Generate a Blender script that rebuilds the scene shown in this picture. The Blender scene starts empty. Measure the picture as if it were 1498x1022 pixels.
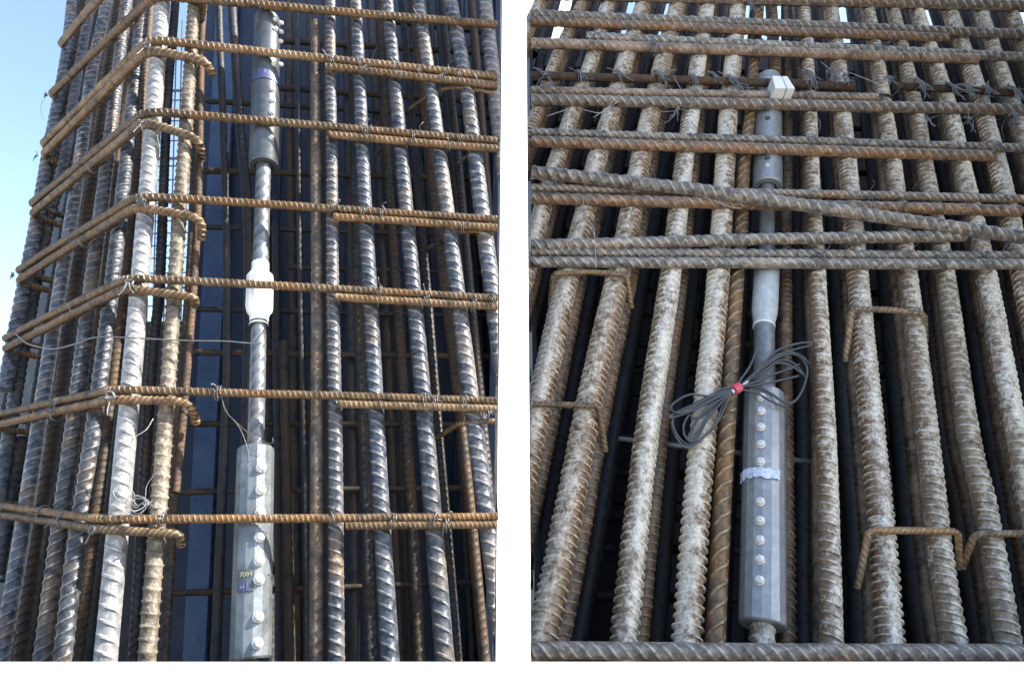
import bpy, bmesh, math, random
import numpy as np
from mathutils import Vector, Matrix
R = math.radians
rnd = random.Random(11)
scene = bpy.context.scene
COL = scene.collection

# ------------------------------------------------------------------ camera
F_PX, CX, CY = 1000.0, 749.0, 511.0            # focal length and centre in photo pixels (1498 x 1022)
PITCH = R(13.39)
EYE = Vector((0, 0, 0.80))
cam_data = bpy.data.cameras.new('camera')
cam_data.sensor_width = 36; cam_data.sensor_fit = 'HORIZONTAL'
cam_data.lens = 36 * F_PX / 1498.0
cam_data.clip_start = 0.02; cam_data.clip_end = 2000
cam = bpy.data.objects.new('camera', cam_data); COL.objects.link(cam)
cam.location = EYE; cam.rotation_euler = (R(90) + PITCH, 0, 0)
scene.camera = cam

# ------------------------------------------------------------------ light
SUN_AZ, SUN_EL = R(85), R(46)                   # azimuth measured from behind the viewer towards the right
SUN = Vector((math.sin(SUN_AZ) * math.cos(SUN_EL), -math.cos(SUN_AZ) * math.cos(SUN_EL), math.sin(SUN_EL)))
world = bpy.data.worlds.new('World'); scene.world = world; world.use_nodes = True
wn = world.node_tree.nodes; wl = world.node_tree.links
sky = wn.new('ShaderNodeTexSky'); sky.sky_type = 'NISHITA'; sky.sun_disc = False
sky.sun_elevation = SUN_EL
sky.sun_rotation = math.atan2(SUN.x, SUN.y)
sky.air_density = 1.0; sky.dust_density = 1.5; sky.ozone_density = 1.2
wn['Background'].inputs['Strength'].default_value = 0.135
wl.new(sky.outputs['Color'], wn['Background'].inputs['Color'])
sd = bpy.data.lights.new('sun', 'SUN'); sd.energy = 5.0; sd.angle = R(0.53); sd.color = (1.0, 0.95, 0.86)
sun = bpy.data.objects.new('sun', sd); COL.objects.link(sun)
sun.rotation_euler = SUN.to_track_quat('Z', 'Y').to_euler()
vs = scene.view_settings
vs.view_transform = 'Standard'; vs.look = 'None'; vs.gamma = 1.0; vs.use_curve_mapping = False
vs.exposure = 1.75
scene.cycles.max_bounces = 6; scene.cycles.diffuse_bounces = 3; scene.cycles.glossy_bounces = 3; scene.cycles.transmission_bounces = 4
scene.cycles.caustics_reflective = False; scene.cycles.caustics_refractive = False

# ------------------------------------------------------------------ helpers: space
RIGHT = Vector((1, 0, 0)); FWD = Vector((0, math.cos(PITCH), math.sin(PITCH))); UP = Vector((0, -math.sin(PITCH), math.cos(PITCH)))
def ray(x, y): return RIGHT * (x - CX) + UP * (CY - y) + FWD * F_PX
def at_depth(x, y, z): return EYE + ray(x, y) * (z / F_PX)
class Plane:
    def __init__(s, p, n): s.p = p; s.n = n.normalized()
    def hit(s, x, y):
        d = ray(x, y); return EYE + d * ((s.p - EYE).dot(s.n) / d.dot(s.n))
    def back(s, dist): return Plane(s.p - s.n * dist, s.n)
def zdepth(p): return (p - EYE).dot(FWD)
def px_r(p, w): return 0.5 * w * zdepth(p) / F_PX
def facing(a, b, p):
    n = a.cross(b).normalized()
    return n if n.dot(EYE - p) > 0 else -n

# left cage: an obtuse corner, raked back and to the left
DA = ray(401, -1544).normalized(); HA = ray(6250, 757).normalized(); LA = ray(-437, 690).normalized()
PA = at_depth(150, 760, 1.03)
FRONT = Plane(PA, facing(DA, HA, PA)); LEFT = Plane(PA, facing(DA, LA, PA))
# right cage: one broad face raked back
DB = ray(1165, -900).normalized(); HB = ray(30400, 1190).normalized()
PB = at_depth(1116, 935, 1.27)
FACE = Plane(PB, facing(DB, HB, PB))
BASE_Z = EYE.z - 0.42

# ------------------------------------------------------------------ helpers: objects
def link_mesh(name, verts, quads, mat, parent=None, smooth=True, attrs=None, caps=()):
    me = bpy.data.meshes.new(name)
    verts = np.asarray(verts, dtype=np.float64)
    org = verts[0].copy() if len(verts) else np.zeros(3)
    quads = np.asarray(quads, dtype=np.int32)
    nl = quads.size + sum(len(c) for c in caps); npoly = len(quads) + len(caps)
    me.vertices.add(len(verts)); me.vertices.foreach_set('co', (verts - org).astype(np.float32).ravel())
    me.loops.add(nl); me.polygons.add(npoly)
    li = quads.ravel().tolist()
    for c in caps: li += list(c)
    me.loops.foreach_set('vertex_index', li)
    st = [i * 4 for i in range(len(quads))]; k = len(quads) * 4
    for c in caps: st.append(k); k += len(c)
    me.polygons.foreach_set('loop_start', st)
    me.polygons.foreach_set('use_smooth', [smooth] * len(quads) + [False] * len(caps))
    me.update(calc_edges=True)
    if attrs:
        for an, av in attrs.items():
            a = me.attributes.new(an, 'FLOAT', 'POINT'); a.data.foreach_set('value', np.asarray(av, dtype=np.float32))
    me.materials.append(mat)
    o = bpy.data.objects.new(name, me); COL.objects.link(o)
    o.location = org.tolist()
    if parent is not None:
        o.parent = parent
        o.matrix_parent_inverse = parent_matrix(parent).inverted()
    return o
def parent_matrix(p):
    m = Matrix.Translation(p.location) @ p.rotation_euler.to_matrix().to_4x4()
    return (parent_matrix(p.parent) @ p.matrix_parent_inverse @ m) if p.parent else m
def thing(name, label, cat, loc, group=None, kind=None):
    o = bpy.data.objects.new(name, None); COL.objects.link(o); o.location = loc; o.empty_display_size = 0.05
    o['label'] = label; o['category'] = cat
    if group: o['group'] = group
    if kind: o['kind'] = kind
    return o
def tag(o, label, cat, group=None, kind=None):
    o['label'] = label
    if cat: o['category'] = cat
    if group: o['group'] = group
    if kind: o['kind'] = kind
    return o
def structure(o, label=None):
    o['kind'] = 'structure'
    if label: o['label'] = label
    return o

def arr(pts): return np.array([tuple(p) for p in pts], dtype=np.float64)
def catmull(pts, n=10, closed=False):
    P = arr(pts)
    if len(P) == 2: return np.linspace(P[0], P[1], n + 1)
    if closed: P = np.vstack([P[-1], P, P[0], P[1]])
    else: P = np.vstack([2 * P[0] - P[1], P, 2 * P[-1] - P[-2]])
    t = np.linspace(0, 1, n, endpoint=False)[:, None]; out = []
    for i in range(1, len(P) - 2):
        a, b, c, d = P[i - 1], P[i], P[i + 1], P[i + 2]
        out.append(0.5 * (2 * b + (c - a) * t + (2 * a - 5 * b + 4 * c - d) * t * t + (3 * b - a - 3 * c + d) * t ** 3))
    if not closed: out.append(P[-2][None])
    return np.vstack(out)
def rounded(pts, rad):
    P = arr(pts); out = [P[0]]
    for i in range(1, len(P) - 1):
        a = P[i - 1] - P[i]; b = P[i + 1] - P[i]; la, lb = np.linalg.norm(a), np.linalg.norm(b)
        k = min(rad, la * .48, lb * .48); p0 = P[i] + a / la * k; p2 = P[i] + b / lb * k
        for t in np.linspace(0, 1, 9):
            out.append((1 - t) ** 2 * p0 + 2 * t * (1 - t) * P[i] + t * t * p2)
    out.append(P[-1]); return np.array(out)
def resample(P, s):
    d = np.r_[0, np.cumsum(np.linalg.norm(np.diff(P, axis=0), axis=1))]
    return np.stack([np.interp(s, d, P[:, k]) for k in range(3)], 1), d[-1]
def frames(P, ref):
    T = np.gradient(P, axis=0); T /= np.linalg.norm(T, axis=1)[:, None] + 1e-12
    U = np.zeros_like(P); u = np.array(ref, float)
    for i in range(len(P)):
        u = u - T[i] * u.dot(T[i]); n = np.linalg.norm(u)
        if n < 1e-6: u = np.cross(T[i], [0.3, 0.2, 0.9]); n = np.linalg.norm(u)
        u = u / n; U[i] = u
    return T, U, np.cross(T, U)

def tube(name, pts, rad, mat, parent=None, seg=7, step=None, taper=None):
    P = arr(pts) if not isinstance(pts, np.ndarray) else pts
    if step:
        L = np.linalg.norm(np.diff(P, axis=0), axis=1).sum(); n = max(3, int(L / step)); P, _ = resample(P, np.linspace(0, L, n))
    T, U, V = frames(P, (0.05, -1, 0.1)); n = len(P)
    th = np.arange(seg) * 2 * np.pi / seg
    rr = np.full(n, rad) if taper is None else rad * np.interp(np.linspace(0, 1, n), [0, 1], taper)
    W = P[:, None, :] + rr[:, None, None] * (np.cos(th)[None, :, None] * U[:, None, :] + np.sin(th)[None, :, None] * V[:, None, :])
    i = np.arange(n - 1)[:, None]; j = np.arange(seg)[None, :]; jn = (j + 1) % seg
    q = np.stack([i * seg + j + 0 * jn, i * seg + jn, (i + 1) * seg + jn, (i + 1) * seg + j + 0 * jn], -1).reshape(-1, 4)
    caps = [list(range(seg))[::-1], [(n - 1) * seg + k for k in range(seg)]]
    return link_mesh(name, W.reshape(-1, 3), q, mat, parent, True, None, caps)

def rebar(name, pts, r, mat, parent=None, pitch=0.7, slope=1.2, rib=0.13, roll=90.0, fine=True, wob=0.0006, seg=18, cpow=0.6):
    """A deformed bar swept along pts: two longitudinal ribs, slanted crescent ribs on both flanks."""
    P0 = arr(pts) if not isinstance(pts, np.ndarray) else pts
    L = np.linalg.norm(np.diff(P0, axis=0), axis=1).sum()
    pit = pitch * 2 * r; rg = random.Random(hash((round(r, 5), round(L, 4), name, round(float(P0[0][0]), 4))))
    ph = rg.random()
    offs, prof = ([0, .32, .41, .56, .65], [0, 0, 1, 1, 0]) if fine else ([0, .33, .62], [0, .9, .3])
    nr = int(L / pit) + 2
    s = (np.arange(-1, nr)[:, None] + np.array(offs)[None, :] + ph).ravel() * pit
    hp = np.tile(np.array(prof, float), nr + 1) * np.repeat([0.86 + 0.28 * rg.random() for _ in range(nr + 1)], len(offs))
    th = np.arange(seg) * 2 * np.pi / seg
    tri = np.where(th <= np.pi, th / np.pi, 2 - th / np.pi) - 0.5
    S = np.clip(s[:, None] + slope * pit * tri[None, :], 0, L)
    cres = np.abs(np.sin(th)) ** cpow
    H = 1 + rib * hp[:, None] * cres[None, :]
    H *= 1 + 0.007 * np.sin(th[None, :] * 2 + s[:, None] * 40 + ph * 9)
    half = seg // 2
    H[:, [0, half]] += 0.075
    lo = (S <= 0).all(1); hi = (S >= L).all(1)
    keep = ~(lo | hi); keep[max(0, np.argmax(~lo) - 1)] = True
    idx = len(s) - 1 - np.argmax((~hi)[::-1]); keep[min(len(s) - 1, idx + 1)] = True
    S = S[keep]; H = H[keep]; n = len(S)
    H = np.where((S <= 0) | (S >= L), np.minimum(H, 1.02), H)
    ns = max(12, int(L / (r * 1.2))); sc = np.linspace(0, L, ns)
    C, _ = resample(P0, sc)
    if wob:
        f1, f2 = rg.uniform(6, 11), rg.uniform(6, 11)
        C[:, 0] += wob * np.sin(sc * f1 + ph * 7); C[:, 2] += wob * np.sin(sc * f2 + ph * 3)
    T, U, V = frames(C, (0, -1, 0))
    f = lambda A: np.stack([np.interp(S.ravel(), sc, A[:, k]) for k in range(3)], 1).reshape(n, seg, 3)
    a = th + R(roll)
    Cc, Uu, Vv = f(C), f(U), f(V)
    D = np.cos(a)[None, :, None] * Uu + np.sin(a)[None, :, None] * Vv
    W = Cc + r * H[:, :, None] * D
    i = np.arange(n - 1)[:, None]; j = np.arange(seg)[None, :]; jn = (j + 1) % seg
    q = np.stack([i * seg + j + 0 * jn, i * seg + jn, (i + 1) * seg + jn, (i + 1) * seg + j + 0 * jn], -1).reshape(-1, 4)
    caps = [list(range(seg))[::-1], [(n - 1) * seg + k for k in range(seg)]]
    o = link_mesh(name, W.reshape(-1, 3), q, mat, parent, True,
                     {'flank': D[:, :, 0].ravel(), 'under': -D[:, :, 2].ravel(), 'rib': np.clip((H - 1) / rib, 0, 1).ravel()}, caps)
    if fine: o.data.set_sharp_from_angle(angle=R(48))
    return o

def lathe(name, p0, axis, prof, mat, parent=None, seg=32, smooth=True, ref=(0, -1, 0)):
    """prof: list of (distance along axis, radius); open profile, ends closed when their radius is 0."""
    ax = Vector(axis).normalized(); u = Vector(ref); u = (u - ax * u.dot(ax)).normalized(); v = ax.cross(u)
    vs_, q = [], []
    for (d, r_) in prof:
        for k in range(seg):
            a = 2 * math.pi * k / seg
            vs_.append(p0 + ax * d + (u * math.cos(a) + v * math.sin(a)) * r_)
    n = len(prof)
    for i in range(n - 1):
        for k in range(seg):
            k2 = (k + 1) % seg; q.append((i * seg + k, i * seg + k2, (i + 1) * seg + k2, (i + 1) * seg + k))
    o = link_mesh(name, arr(vs_), q, mat, parent, smooth)
    if smooth:
        try: o.data.set_sharp_from_angle(angle=R(18 if seg <= 16 else 35))
        except Exception: pass
    return o

def box_mesh(name, corners, mat, parent=None, bevel=0.0):
    """corners: 8 points, bottom loop then top loop."""
    bm = bmesh.new(); c0 = Vector(corners[0])
    v = [bm.verts.new(Vector(c) - c0) for c in corners]
    for f_ in ((3, 2, 1, 0), (4, 5, 6, 7), (0, 1, 5, 4), (1, 2, 6, 5), (2, 3, 7, 6), (3, 0, 4, 7)): bm.faces.new([v[k] for k in f_])
    bmesh.ops.recalc_face_normals(bm, faces=bm.faces)
    if bevel: bmesh.ops.bevel(bm, geom=bm.edges[:], offset=bevel, segments=2, affect='EDGES', profile=0.6)
    me = bpy.data.meshes.new(name); bm.to_mesh(me); bm.free(); me.materials.append(mat)
    o = bpy.data.objects.new(name, me); COL.objects.link(o); o.location = c0
    if parent is not None: o.parent = parent; o.matrix_parent_inverse = parent_matrix(parent).inverted()
    return o
def slab(name, a, b, c, d, n, t, mat, parent=None, bevel=0.0):
    """a panel with front corners a b c d and thickness t away from n"""
    n = Vector(n).normalized()
    return box_mesh(name, [p - n * t for p in (a, b, c, d)] + [a, b, c, d], mat, parent, bevel)

EDGE_A, EDGE_B = -.0275, .0335        # the flush-cut sides of the two cages, either side of the gap
def trim(o, x, keep_left, lean=0.0):
    """saw a bar off flush at the plane x"""
    bm = bmesh.new(); bm.from_mesh(o.data); g = bm.verts[:] + bm.edges[:] + bm.faces[:]
    xs = [v.co.x + o.location.x for v in bm.verts]
    if (max(xs) > x) if keep_left else (min(xs) < x + .06):
        r_ = bmesh.ops.bisect_plane(bm, geom=g, plane_co=(x - o.location.x, 1.25 - o.location.y, 0), plane_no=(1, -lean, 0) if keep_left else (-1, lean, 0), clear_outer=True)
        ed = [e for e in r_['geom_cut'] if isinstance(e, bmesh.types.BMEdge)]
        bmesh.ops.holes_fill(bm, edges=ed, sides=0)
        bm.to_mesh(o.data)
    bm.free(); return o

# ------------------------------------------------------------------ materials
def new_mat(name):
    m = bpy.data.materials.new(name); m.use_nodes = True
    nt = m.node_tree; b = nt.nodes['Principled BSDF']; return m, nt, b
def coords(nt, scale=1.0):
    tc = nt.nodes.new('ShaderNodeTexCoord'); oi = nt.nodes.new('ShaderNodeObjectInfo')
    mul = nt.nodes.new('ShaderNodeVectorMath'); mul.operation = 'SCALE'; mul.inputs[0].default_value = (37.1, 11.7, 23.3)
    nt.links.new(oi.outputs['Random'], mul.inputs['Scale'])
    add = nt.nodes.new('ShaderNodeVectorMath'); add.operation = 'ADD'
    nt.links.new(tc.outputs['Object'], add.inputs[0]); nt.links.new(mul.outputs[0], add.inputs[1])
    return add.outputs[0], oi
def noise(nt, vec, scale, detail=4, rough=0.6):
    n = nt.nodes.new('ShaderNodeTexNoise'); n.inputs['Scale'].default_value = scale
    n.inputs['Detail'].default_value = detail; n.inputs['Roughness'].default_value = rough
    nt.links.new(vec, n.inputs['Vector']); return n.outputs['Fac']
def ramp(nt, fac, lo, hi, a=0.0, b=1.0):
    n = nt.nodes.new('ShaderNodeMapRange'); n.inputs['From Min'].default_value = lo; n.inputs['From Max'].default_value = hi
    n.inputs['To Min'].default_value = a; n.inputs['To Max'].default_value = b
    nt.links.new(fac, n.inputs['Value']); return n.outputs[0]
def math_n(nt, op, a, b):
    n = nt.nodes.new('ShaderNodeMath'); n.operation = op
    for k, v in enumerate((a, b)):
        if isinstance(v, (int, float)): n.inputs[k].default_value = v
        else: nt.links.new(v, n.inputs[k])
    return n.outputs[0]
def mix(nt, fac, a, b):
    n = nt.nodes.new('ShaderNodeMix'); n.data_type = 'RGBA'; n.clamp_factor = True
    if isinstance(fac, (int, float)): n.inputs[0].default_value = fac
    else: nt.links.new(fac, n.inputs[0])
    for k, v in ((6, a), (7, b)):
        if isinstance(v, tuple): n.inputs[k].default_value = (*v, 1)
        else: nt.links.new(v, n.inputs[k])
    return n.outputs[2]
def attr(nt, name):
    a = nt.nodes.new('ShaderNodeAttribute'); a.attribute_name = name; return a.outputs['Fac']
def bump(nt, b, h, strength, dist):
    n = nt.nodes.new('ShaderNodeBump'); n.inputs['Strength'].default_value = strength; n.inputs['Distance'].default_value = dist
    nt.links.new(h, n.inputs['Height']); nt.links.new(n.outputs[0], b.inputs['Normal'])

def steel(name, base, dark, rust, rust_amt, splash=None, splash_amt=0.0, flank=0.0, under=0.0, rough=0.5, metal=0.25, vary=0.35, ribrust=0.0, lump=0.0, worn_highlight=None, worn_highlight_amt=0.0):
    m, nt, b = new_mat(name); v, oi = coords(nt)
    n1 = noise(nt, v, 9, 2, .65); n2 = noise(nt, v, 55, 2, .65); n3 = noise(nt, v, 170, 2, .65)
    col = mix(nt, ramp(nt, n2, .35, .68), dark, base)
    rm = math_n(nt, 'ADD', ramp(nt, n1, .62 - rust_amt * .55, .86 - rust_amt * .55), ramp(nt, n2, .3, .7, -.35, .35))
    if under: rm = math_n(nt, 'ADD', rm, math_n(nt, 'MULTIPLY', attr(nt, 'under'), under))
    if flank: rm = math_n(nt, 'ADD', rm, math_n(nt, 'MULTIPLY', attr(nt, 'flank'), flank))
    if ribrust: rm = math_n(nt, 'ADD', rm, math_n(nt, 'MULTIPLY', attr(nt, 'rib'), ribrust))
    rm = math_n(nt, 'ADD', rm, ramp(nt, math_n(nt, 'FRACT', math_n(nt, 'MULTIPLY', oi.outputs['Random'], 7.3), 0.0), 0, 1, -.22, .22))
    rustc = mix(nt, ramp(nt, n3, .3, .7), tuple(c * .55 for c in rust), tuple(min(1, c * 1.2) for c in rust))
    col = mix(nt, rm, col, rustc)
    if splash:
        nb = math_n(nt, 'ADD', math_n(nt, 'MULTIPLY', n2, .62), math_n(nt, 'MULTIPLY', n3, .38))
        sm = math_n(nt, 'ADD', ramp(nt, nb, .59 - splash_amt * .34, .85 - splash_amt * .34), ramp(nt, n1, .3, .7, -.45, .3))
        sm = math_n(nt, 'ADD', sm, ramp(nt, math_n(nt, 'FRACT', math_n(nt, 'MULTIPLY', oi.outputs['Random'], 13.7), 0.0), 0, 1, -.3, .2))
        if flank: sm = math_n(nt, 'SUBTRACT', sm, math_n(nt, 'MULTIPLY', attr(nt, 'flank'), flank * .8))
        sc = mix(nt, ramp(nt, n3, .25, .75), tuple(c * .66 for c in splash), splash)
        col = mix(nt, sm, col, sc)
    if worn_highlight:  # rib tops paler: wear together with painted highlights
        col = mix(nt, math_n(nt, 'MULTIPLY', math_n(nt, 'MULTIPLY', attr(nt, 'rib'), ramp(nt, n2, .3, .6)), worn_highlight_amt), col, worn_highlight)
    hsv = nt.nodes.new('ShaderNodeHueSaturation'); nt.links.new(col, hsv.inputs['Color'])
    nt.links.new(ramp(nt, oi.outputs['Random'], 0, 1, 1 - vary, 1 + vary * .7), hsv.inputs['Value'])
    nt.links.new(hsv.outputs[0], b.inputs['Base Color'])
    b.inputs['Metallic'].default_value = metal
    nt.links.new(ramp(nt, n3, .3, .7, rough - .15, rough + .15), b.inputs['Roughness'])
    b.inputs['Specular IOR Level'].default_value = 0.38
    bump(nt, b, math_n(nt, 'ADD', n3, math_n(nt, 'MULTIPLY', n2, 1.0 + lump)), 0.6, 0.0015 + .0015 * lump)
    return m
def plain(name, col, rough=0.5, metal=0.0, scale=60, var=0.25, bmp=0.2, dirt=None, dirt_amt=0.3):
    m, nt, b = new_mat(name); v, oi = coords(nt)
    n1 = noise(nt, v, scale, 5, .65); n2 = noise(nt, v, scale * 6, 3, .6)
    c = mix(nt, ramp(nt, n1, .3, .7), tuple(x * (1 - var) for x in col), tuple(min(1, x * (1 + var * .6)) for x in col))
    if dirt: c = mix(nt, ramp(nt, noise(nt, v, scale * .35, 6, .7), .62 - dirt_amt * .3, .8 - dirt_amt * .2), c, dirt)
    nt.links.new(c, b.inputs['Base Color']); b.inputs['Metallic'].default_value = metal
    nt.links.new(ramp(nt, n2, .3, .7, max(.05, rough - .1), rough + .1), b.inputs['Roughness'])
    bump(nt, b, math_n(nt, 'ADD', n1, n2), bmp, 0.001)
    return m

M = {}
M['blue_bar'] = steel('mill scale steel', (.098, .116, .145), (.030, .035, .045), (.14, .078, .030), .20, (.26, .26, .25), .08, rough=.42, metal=.15, ribrust=.06, worn_highlight=(.34, .33, .31), worn_highlight_amt=.55)
M['bright_bar'] = steel('washed steel', (.24, .24, .24), (.12, .12, .125), (.16, .11, .06), .12, (.42, .41, .40), .26, rough=.40, metal=.2, worn_highlight=(.34, .34, .33), worn_highlight_amt=.6)
M['beige_bar'] = steel('cement smeared steel', (.165, .138, .10), (.07, .058, .042), (.12, .075, .038), .34, (.34, .305, .245), .28, rough=.55, metal=.05, lump=1)
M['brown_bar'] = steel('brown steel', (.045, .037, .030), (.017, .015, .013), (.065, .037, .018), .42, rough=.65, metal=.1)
M['rust_bar'] = steel('heavily rusted steel', (.066, .042, .027), (.030, .020, .014), (.10, .052, .023), .36, rough=.75, metal=.05)
M['brown_dusty'] = steel('dusty brown steel', (.085, .068, .052), (.035, .028, .022), (.095, .05, .024), .30, (.16, .14, .11), .2, rough=.6, metal=.05)
M['tie_rust'] = steel('ochre rusted tie steel', (.135, .088, .047), (.050, .031, .016), (.16, .074, .021), .36, (.30, .25, .18), .08, under=.28, rough=.48, metal=.2, vary=.2, worn_highlight=(.34, .275, .185), worn_highlight_amt=.6)
M['shade_bar'] = steel('shade darkened steel', (.030, .033, .037), (.012, .013, .016), (.04, .025, .014), .3, rough=.55, metal=.2)  # darkened steel for inner rows, shade between bars put into the colour
M['splash_bar'] = steel('cement splashed steel', (.38, .285, .19), (.165, .115, .072), (.21, .115, .05), .28, (.82, .74, .61), .66, flank=.72, rough=.34, metal=.06, vary=.12, lump=.7, worn_highlight=(.80, .74, .63), worn_highlight_amt=.6)
M['splash_grey'] = steel('grey cement splashed steel', (.40, .325, .235), (.175, .136, .095), (.19, .11, .055), .22, (.82, .76, .645), .66, flank=-.68, rough=.34, metal=.08, vary=.12, lump=.7, worn_highlight=(.80, .76, .67), worn_highlight_amt=.6)
M['brown_pair'] = steel('brown paired steel', (.115, .08, .053), (.04, .029, .020), (.135, .07, .032), .40, (.34, .29, .22), .14, rough=.5, metal=.08, vary=.25, worn_highlight=(.30, .24, .17), worn_highlight_amt=.4)
M['helix_bar'] = steel('bronze brown steel', (.18, .135, .082), (.085, .063, .04), (.23, .125, .048), .36, (.34, .28, .20), .12, rough=.40, metal=.18, worn_highlight=(.42, .32, .20), worn_highlight_amt=.7)
M['face_tie'] = steel('olive grey tie steel', (.235, .215, .185), (.095, .086, .073), (.23, .12, .05), .20, (.52, .48, .42), .28, under=.30, rough=.42, metal=.15, vary=.16, worn_highlight=(.56, .52, .45), worn_highlight_amt=.75)
M['face_tie_rust'] = steel('orange edged tie steel', (.22, .18, .14), (.095, .073, .053), (.27, .125, .045), .30, (.48, .42, .36), .24, under=.52, rough=.48, metal=.1, vary=.16, worn_highlight=(.50, .43, .35), worn_highlight_amt=.65)
M['coupler_dark'] = plain('dark coupler steel', (.078, .086, .092), .34, .4, 40, .4, .15, (.10, .09, .07), .2)
M['coupler_zinc'] = plain('zinc grey coupler', (.29, .30, .305), .36, .4, 45, .22, .2, (.42, .42, .40), .35)
M['shank'] = plain('machined bar', (.14, .15, .16), .38, .4, 60, .3, .15, (.13, .11, .08), .3)
M['coupler_galv'] = plain('galvanised coupler', (.15, .163, .17), .34, .45, 26, .4, .25, (.32, .33, .33), .3)
M['shank_zinc'] = plain('dull sensor bar', (.20, .21, .215), .42, .3, 60, .35, .25, (.12, .11, .10), .3)
M['bolt'] = plain('bright bolt steel', (.62, .61, .58), .34, .35, 200, .2, .15)
M['white_plastic'] = plain('white plastic', (.80, .80, .78), .4, 0, 50, .05, .05, (.62, .60, .55), .1)
M['wire'] = plain('tie wire', (.14, .14, .14), .45, .5, 200, .4, .1, (.16, .10, .06), .3)
M['wire_grey'] = plain('grey tie wire', (.22, .225, .23), .45, .4, 200, .4, .1, (.12, .10, .08), .3)
M['wire_bright'] = plain('bright tie wire', (.45, .44, .43), .4, .4, 200, .3, .1)
M['cable'] = plain('grey cable jacket', (.05, .056, .06), .42, 0, 120, .2, .1)
M['red_tape'] = plain('red tape', (.62, .06, .09), .45, 0, 200, .25, .3, (.72, .35, .36), .25)
M['silver_tape'] = plain('silver foil tape', (.62, .62, .62), .35, .5, 200, .2, .3)
M['sticker'] = plain('blue white sticker', (.42, .52, .72), .5, 0, 420, .5, .5, (.75, .74, .78), .75)
M['sticker_blue'] = plain('dark blue sticker', (.045, .05, .13), .35, 0, 300, .4, .3, (.5, .5, .62), .15)
M['sticker_black'] = plain('black sticker', (.055, .065, .07), .4, 0, 300, .2, .1)
M['print_yellow'] = plain('yellow print', (.26, .25, .15), .5, 0, 300, .1, 0)
M['print_white'] = plain('white print', (.2, .2, .27), .5, 0, 300, .1, 0)
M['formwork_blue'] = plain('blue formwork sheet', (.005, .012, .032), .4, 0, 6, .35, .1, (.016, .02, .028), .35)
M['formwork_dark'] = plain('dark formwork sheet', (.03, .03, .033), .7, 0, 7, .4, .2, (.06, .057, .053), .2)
M['lit_strip_blue'] = plain('skylit blue sheet', (.032, .062, .125), .3, 0, 14, .35, .1, (.055, .08, .12), .3)  # lighter copy of the blue sheet, skylight put into the colour
M['shade_panel_grey'] = plain('grey shade panel', (.16, .17, .18), .6, 0, 9, .3, .1)
M['concrete'] = plain('pale concrete', (.74, .73, .70), .85, 0, 9, .07, .5, (.60, .59, .56), .2)
M['ground'] = plain('pale yard concrete', (.36, .355, .34), .9, 0, 1.2, .15, .4, (.28, .275, .26), .3)
M['base_concrete'] = plain('grey base concrete', (.26, .255, .245), .9, 0, 6, .2, .5, (.18, .175, .165), .3)
M['far_steel'] = plain('far scaffold steel', (.05, .06, .09), .6, .1, 30, .2, 0)
m, nt, b = new_mat('frosted sleeve'); v, oi = coords(nt)
c = mix(nt, ramp(nt, noise(nt, v, 60, 5), .35, .7), (.55, .60, .60), (.80, .83, .82))
nt.links.new(c, b.inputs['Base Color']); b.inputs['Roughness'].default_value = .35
b.inputs['Transmission Weight'].default_value = .35; b.inputs['IOR'].default_value = 1.35
M['frosted'] = m

# ------------------------------------------------------------------ the setting
def ground_sheet():
    bm = bmesh.new()
    for x in (-600, 600): pass
    vsx = [bm.verts.new(p) for p in ((-600, -600, 0), (600, -600, 0), (600, 600, 0), (-600, 600, 0))]
    bm.faces.new(vsx); me = bpy.data.meshes.new('ground'); bm.to_mesh(me); bm.free(); me.materials.append(M['ground'])
    o = bpy.data.objects.new('ground', me); COL.objects.link(o); return o
structure(ground_sheet(), 'pale concrete yard around the cages')
def aabb(x0, x1, y0, y1, z0, z1):
    return [Vector(p) for p in ((x0, y0, z0), (x1, y0, z0), (x1, y1, z0), (x0, y1, z0), (x0, y0, z1), (x1, y0, z1), (x1, y1, z1), (x0, y1, z1))]
KERB_Y0, KERB_Y1 = 0.76, 0.885
kt = EYE + ray(749, 966) * (KERB_Y1 / ray(749, 966).y)
KERB_TOP = kt.z
for xa, xb, xc, xd, lab_ in ((-3.4, -.032, -.085, -3.4, 'pale concrete plinth under the left cage'), (.036, 3.4, 3.4, .095, 'pale concrete plinth under the right cage')):
    c8 = [Vector((x_, y_, z_)) for z_ in (0.0, BASE_Z) for (x_, y_) in ((xa, KERB_Y1 - .002), (xb, KERB_Y1 - .002), (xc, 2.7), (xd, 2.7))]
    structure(box_mesh('concrete_plinth', c8, M['base_concrete'], None, .006), lab_)
kerb = box_mesh('added_kerb', aabb(-3.4, 3.4, KERB_Y0, KERB_Y1, 0.0, KERB_TOP), M['concrete'], None, .006)  # added kerb, gives the white strip at the bottom
structure(kerb, 'long pale concrete kerb added as a white strip along the foot of the cages')

def to_base(pts):
    """extend the lower end of a bar (last point) straight down into the plinth"""
    p, q = pts[-2], pts[-1]; d = (q - p).normalized()
    return pts + [q + d * ((BASE_Z - .03 - q.z) / d.z)] if d.z < -0.05 else pts
def extrap(pp, y):
    """extend a pixel polyline's first end up to row y"""
    (x0, y0), (x1, y1) = pp[0], pp[1]
    return [(x0 + (x0 - x1) * (y - y0) / (y0 - y1 + 1e-9), y)] + pp if y0 > y else pp
def bar_line(plane, pp, top=-70, base=True):
    pp = [tuple(map(float, p)) for p in pp]
    if top is not None: pp = extrap(pp, top)
    pts = [plane.hit(*p) for p in pp]
    if base: pts = to_base(pts)
    return catmull(pts, 8)

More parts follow.
